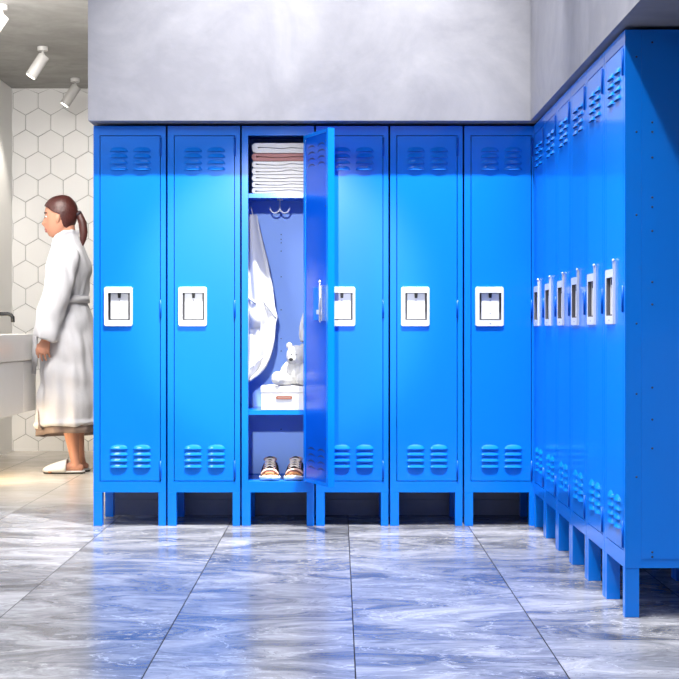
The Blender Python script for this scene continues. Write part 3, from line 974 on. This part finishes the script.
b = MB(); b.tube([P(75, 212.5), P(79.5, 215.5), P(82.6, 223), P(83.6, 232), P(83.0, 240), P(81.8, 246.5)], [3.2 * kp, 3.6 * kp, 4.2 * kp, 4.2 * kp, 3.2 * kp, 1.0 * kp], 14, flat=.8)
b.tube([P(80, 216), P(84.4, 225), P(85.3, 236), P(83.6, 244)], [2.2 * kp, 2.6 * kp, 2.0 * kp, .7 * kp], 10)
b.build('ponytail', M['hair'], hair)
b = MB(); b.tube([P(77.4, 213.4), P(79.2, 215.0)], 3.9 * kp, 14, ends=False); b.build('hair_tie', M['tie'], hair)
# --- face
for s_ in (-1, 1):
    b = MB(); b.ball(P(47.6, 217.2, s_ * 5.6 * kp), (1.2 * kp, 1.7 * kp, .8 * kp), 12, 8); ey = b.build('eye', M['eyew'], per)
    b = MB(); b.ball(P(46.4, 217.4, s_ * 5.8 * kp), (.7 * kp, .9 * kp, .9 * kp), 10, 6); b.build('iris', M['char'], ey)
    b = MB(); b.tube([P(45.4, 213.6, s_ * 3.2 * kp), P(46.0, 212.9, s_ * 6.0 * kp), P(48.6, 213.6, s_ * 8.8 * kp)], [.6 * kp, .7 * kp, .4 * kp], 8); b.build('eyebrow', M['hair'], per)
b = MB(); b.tube([P(47.2, 230.0, -3.6 * kp), P(45.7, 229.6, -1.4 * kp), P(45.7, 229.6, 1.4 * kp), P(47.2, 230.0, 3.6 * kp)], [.5 * kp, .95 * kp, .95 * kp, .5 * kp], 8)
b.tube([P(47.6, 231.2, -3.2 * kp), P(46.3, 231.6, -1.2 * kp), P(46.3, 231.6, 1.2 * kp), P(47.6, 231.2, 3.2 * kp)], [.5 * kp, 1.0 * kp, 1.0 * kp, .5 * kp], 8)
b.build('lips', M['lips'], per)
# --- bathrobe
rb = [(231.5, 63.5, 77.5, 8.5), (236, 59, 79.5, 10.5), (241, 55, 82, 14), (247, 52, 84.5, 20.5), (254, 50.5, 87, 25.5), (262, 49.5, 89, 27), (272, 49, 90, 26.5), (284, 49, 89, 25), (294, 49.5, 87, 24), (300, 50.5, 85.8, 23.5), (307, 49.5, 87.5, 25), (320, 47, 91.5, 27), (340, 44, 96, 29), (360, 42, 98.5, 30), (380, 40.5, 100, 31), (400, 39, 101, 32), (418, 38.2, 101.5, 32), (424, 38, 101.5, 32)]
def robe_ring(r_, inset=0.0):
    y, xf, xb, hw_ = r_
    seg = 72; pts = []
    low = max(0, (y - 300) / 125)
    for j in range(seg):
        a = 2 * PI * j / seg
        f = 1 + low * .055 * math.sin(7 * a + 1.2 + y * .006) + low * .03 * math.sin(13 * a + .4) - inset
        x = (xf + xb) / 2 - (xb - xf) / 2 * math.cos(a) * f
        yy = y + (5.5 * max(0, math.sin(a)) + 4 * max(0, math.cos(a)) ** 3) * max(0, (y - 400) / 24) if y > 400 else y
        pts.append(P(x, yy, hw_ * kp * math.sin(a) * f))
    return pts
b = MB(); b.loft([robe_ring(r_) for r_ in rb], 0)
for s_ in (-1, 1):
    b.tube([P(72.5, 252, s_ * .125), P(69, 266, s_ * .175), P(64, 290, s_ * .205), P(61, 306, s_ * .215), P(57, 322, s_ * .215), P(54.0, 334, s_ * .21)], [11 * kp, 13.6 * kp, 13.6 * kp, 13.2 * kp, 12.4 * kp, 12.2 * kp], 24, flat=.8, ends=False)
    b.tube([P(54.8, 330.5, s_ * .21), P(52.2, 338.5, s_ * .21)], [13.0 * kp, 12.6 * kp], 24, flat=.8, ends=False)
# rolled shawl collar
b.tube([P(56, 247, -.085), P(60, 239, -.075), P(66, 233.5, -.062), P(73, 231, -.045), P(78, 231.5, 0), P(73, 231, .045), P(66, 233.5, .062), P(60, 239, .075), P(56, 247, .085)], 3.0 * kp, 12)
b.tube([P(57, 245, -.08), P(51.8, 258, -.06), P(49.5, 275, -.03), P(50, 298, .0)], [3.0 * kp, 3.2 * kp, 2.8 * kp, 2.2 * kp], 12)
b.tube([P(57, 245, .08), P(51.8, 258, .06), P(49.5, 275, .03), P(50, 298, .0)], [3.0 * kp, 3.2 * kp, 2.8 * kp, 2.2 * kp], 12)
# hem band
hem = [p for p in robe_ring((421, 37.6, 101.9, 32.4))]
b.tube(hem + [hem[0], hem[1]], 2.0 * kp, 10, ends=False)
def folds(c):
    x = c.x / kp; z = c.z / kp
    u = noise.noise(Vector((c.x * 9 + c.z * 2.0, c.y * 9, c.z * 2.4)))
    v = noise.noise(Vector((c.x * 22, c.y * 22, c.z * 7 + c.x * 6)))
    w_ = noise.noise(Vector((c.x * 5 + c.z * 9, c.y * 6, c.z * 3 - c.x * 4)))
    return .016 * u + .009 * v + .012 * w_
robe = fuse('bathrobe', b, M['robe'], .008, 4, per, fold=folds)
robe['label'] = 'long white bathrobe'
# grey-brown inside of the open front flap, below the hem
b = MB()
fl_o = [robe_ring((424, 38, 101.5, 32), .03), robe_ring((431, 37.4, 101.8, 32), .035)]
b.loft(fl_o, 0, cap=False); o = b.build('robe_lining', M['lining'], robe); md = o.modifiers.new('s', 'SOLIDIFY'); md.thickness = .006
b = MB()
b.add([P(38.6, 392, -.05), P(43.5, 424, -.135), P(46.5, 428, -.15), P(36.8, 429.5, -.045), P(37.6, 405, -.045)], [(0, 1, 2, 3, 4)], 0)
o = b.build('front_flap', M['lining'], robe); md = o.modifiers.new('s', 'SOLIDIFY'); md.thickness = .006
# belt and sash end
b = MB()
bl = ring(299.5, 48.6, 87.4, 25.2, 40)
rr = []
for p in bl: rr.append([p + Vector((0, 0, .022)), p + Vector((0, 0, -.022))])
vs = [q for r_ in rr for q in r_]; nn = len(rr)
b.add(vs, [(2 * i, 2 * ((i + 1) % nn), 2 * ((i + 1) % nn) + 1, 2 * i + 1) for i in range(nn)], 0, True)
o = b.build('belt', M['robe'], robe); md = o.modifiers.new('s', 'SOLIDIFY'); md.thickness = .012; md.offset = 1
b = MB()
for dx, yb_ in ((0, 374), (2.2, 366)):
    pts = [(48.5, 299), (44, 309), (40, 322), (36.5, 338), (35.2 + dx, 356), (34.8 + dx, yb_)]
    rr = []
    for i, (x, y) in enumerate(pts):
        rr.append([P(x - 2.2, y, -.02 - dx * .012), P(x + 2.2, y, -.035 - dx * .012)])
    vs = [q for r_ in rr for q in r_]
    b.add(vs, [(2 * i, 2 * i + 1, 2 * i + 3, 2 * i + 2) for i in range(5)], 0, True)
o = b.build('sash', M['robe'], robe); md = o.modifiers.new('s', 'SOLIDIFY'); md.thickness = .008; md.offset = 0
# --- slippers
for s_ in (-1, 1):
    lx = 0 if s_ < 0 else 1.2; ld = -.085 if s_ < 0 else .05
    b = MB(); pts = []
    cx0 = P(67 + lx, 472); L_ = 41.5 * kp
    outl = []
    for j in range(40):
        a = 2 * PI * j / 40
        x = -math.cos(a) * L_ / 2
        wv = .047 * (abs(math.sin(a)) ** .75) * (1 if math.sin(a) > 0 else -1) * (1.0 - .12 * (x / L_ + .5))
        outl.append((x, wv))
    def R(z, sc): return [Vector((cx0.x + x * sc, ld + w_ * sc, z)) for x, w_ in outl]
    b.loft([R(.001, .98), R(.010, 1.0)], 1); b.loft([R(.010, 1.0), R(.019, .985)], 0)
    sl = b.build('slipper', [M['cloth'], M['char']], per)
    sl['label'] = 'white open-back slipper'
    b = MB(); rows = []
    for i in range(10):
        f = i / 9; x = cx0.x - L_ / 2 + .004 + f * L_ * .56
        ph = abs((x - cx0.x) / (L_ / 2)); hw_ = .048 * (max(0, 1 - ph * ph)) ** .4 + .003
        h_ = .020 + .058 * f ** .75
        rows.append([Vector((x, ld - hw_ * math.cos(PI * j / 14), .016 + (h_ - .008) * math.sin(PI * j / 14) ** .8)) for j in range(15)])
    vs = [p for r_ in rows for p in r_]
    b.add(vs, [(i * 15 + j, i * 15 + j + 1, (i + 1) * 15 + j + 1, (i + 1) * 15 + j) for i in range(9) for j in range(14)], 0, True)
    o = b.build('slipper_strap', M['cloth'], sl); md = o.modifiers.new('s', 'SOLIDIFY'); md.thickness = .006; md.offset = 1

# ------------------------------------------------------------------ light
def lamp(kind, name, loc, target, energy, color=(1, 1, 1), **kw):
    ld = bpy.data.lights.new(name, kind); ld.energy = energy; ld.color = color
    for k_, v_ in kw.items(): setattr(ld, k_, v_)
    o = bpy.data.objects.new(name, ld); link(o); o.location = loc
    d = Vector(target) - Vector(loc)
    o.rotation_euler = (-d).to_track_quat('Z', 'Y').to_euler()
    return o

lamp('SPOT', 'hall_spot', (.50, 4.80, 5.9), (-.22, 6.3, 1.0), 4700, (1, .98, .95), spot_size=math.radians(36), spot_blend=.9, shadow_soft_size=.06)
lamp('SPOT', 'hall_spot', (-.62, 4.80, 5.9), (-.80, 6.3, 1.3), 700, (1, .98, .95), spot_size=math.radians(22), spot_blend=.8, shadow_soft_size=.06)
for y, e in ((4.3, 700), (3.2, 650), (1.9, 760)):
    lamp('SPOT', 'hall_spot', (-.95, y, 5.9), (.95, y + (.5 if y > 3 else 1.6), 1.1), e, (1, .98, .95), spot_size=math.radians(32), spot_blend=.7, shadow_soft_size=(.05 if y > 2 else .22))
for y, e in ((5.72, 1100), (4.45, 1000)):
    lamp('SPOT', 'wall_washer', (.05, y, 5.9), (.87, y + .05, 2.15), e, (1, .98, .96), spot_size=math.radians(17), spot_blend=.6, shadow_soft_size=.04)
lamp('SPOT', 'locker_fill', (-.42, .6, 2.35), (LX + .17, 6.5, .98), 950, (1, .99, .98), spot_size=math.radians(15), spot_blend=.5, shadow_soft_size=.08)  # unseen spot added to brighten the inside of the open locker
o = lamp('AREA', 'hall_floor_fill', (-.9, 3.7, 5.8), (-.9, 3.7, 0), 88, (.97, .98, 1), shape='RECTANGLE', size=3.0, size_y=2.0); o.data.spread = math.radians(60)  # unseen area light added to brighten the hall floor
lamp('AREA', 'hall_end_fill', (-.3, -1.5, 3.7), (-.2, 6.3, 1.0), 16, (.95, .98, 1), shape='RECTANGLE', size=3.0, size_y=1.6)  # no window here: unseen fill light added behind the camera
lamp('AREA', 'washroom_top_fill', (-1.75, 7.15, 2.66), (-1.78, 8.2, 0), 125, (1, .96, .90), shape='RECTANGLE', size=.9, size_y=.5)  # added fill above the washroom, out of view
lamp('AREA', 'washroom_front_fill', (-1.9, 3.6, 2.9), (-1.8, 9.0, .8), 38, (1, .98, .97), shape='RECTANGLE', size=.8, size_y=.8)  # unseen fill added to light person and washroom from the front
lamp('AREA', 'vanity_strip', (-2.2, 8.2, .37), (-2.1, 8.6, 0), 26, (1, .78, .48), shape='RECTANGLE', size=.06, size_y=1.3)

w = bpy.data.worlds.new('world'); scene.world = w; w.use_nodes = True
w.node_tree.nodes['Background'].inputs[0].default_value = (.9, .95, 1, 1)
w.node_tree.nodes['Background'].inputs[1].default_value = .2

# ------------------------------------------------------------------ camera
cam = bpy.data.cameras.new('camera'); cam.sensor_width = 36; cam.lens = 36 * F / 679
cam.shift_x = (339.5 - CX) / 679; cam.shift_y = (HY - 339.5) / 679
cam.clip_start = .05
co = bpy.data.objects.new('camera', cam); link(co); co.location = (0, 0, CH); co.rotation_euler = (PI / 2, 0, 0)
scene.camera = co
scene.view_settings.view_transform = 'Standard'
scene.view_settings.look = 'None'
scene.view_settings.exposure = 0
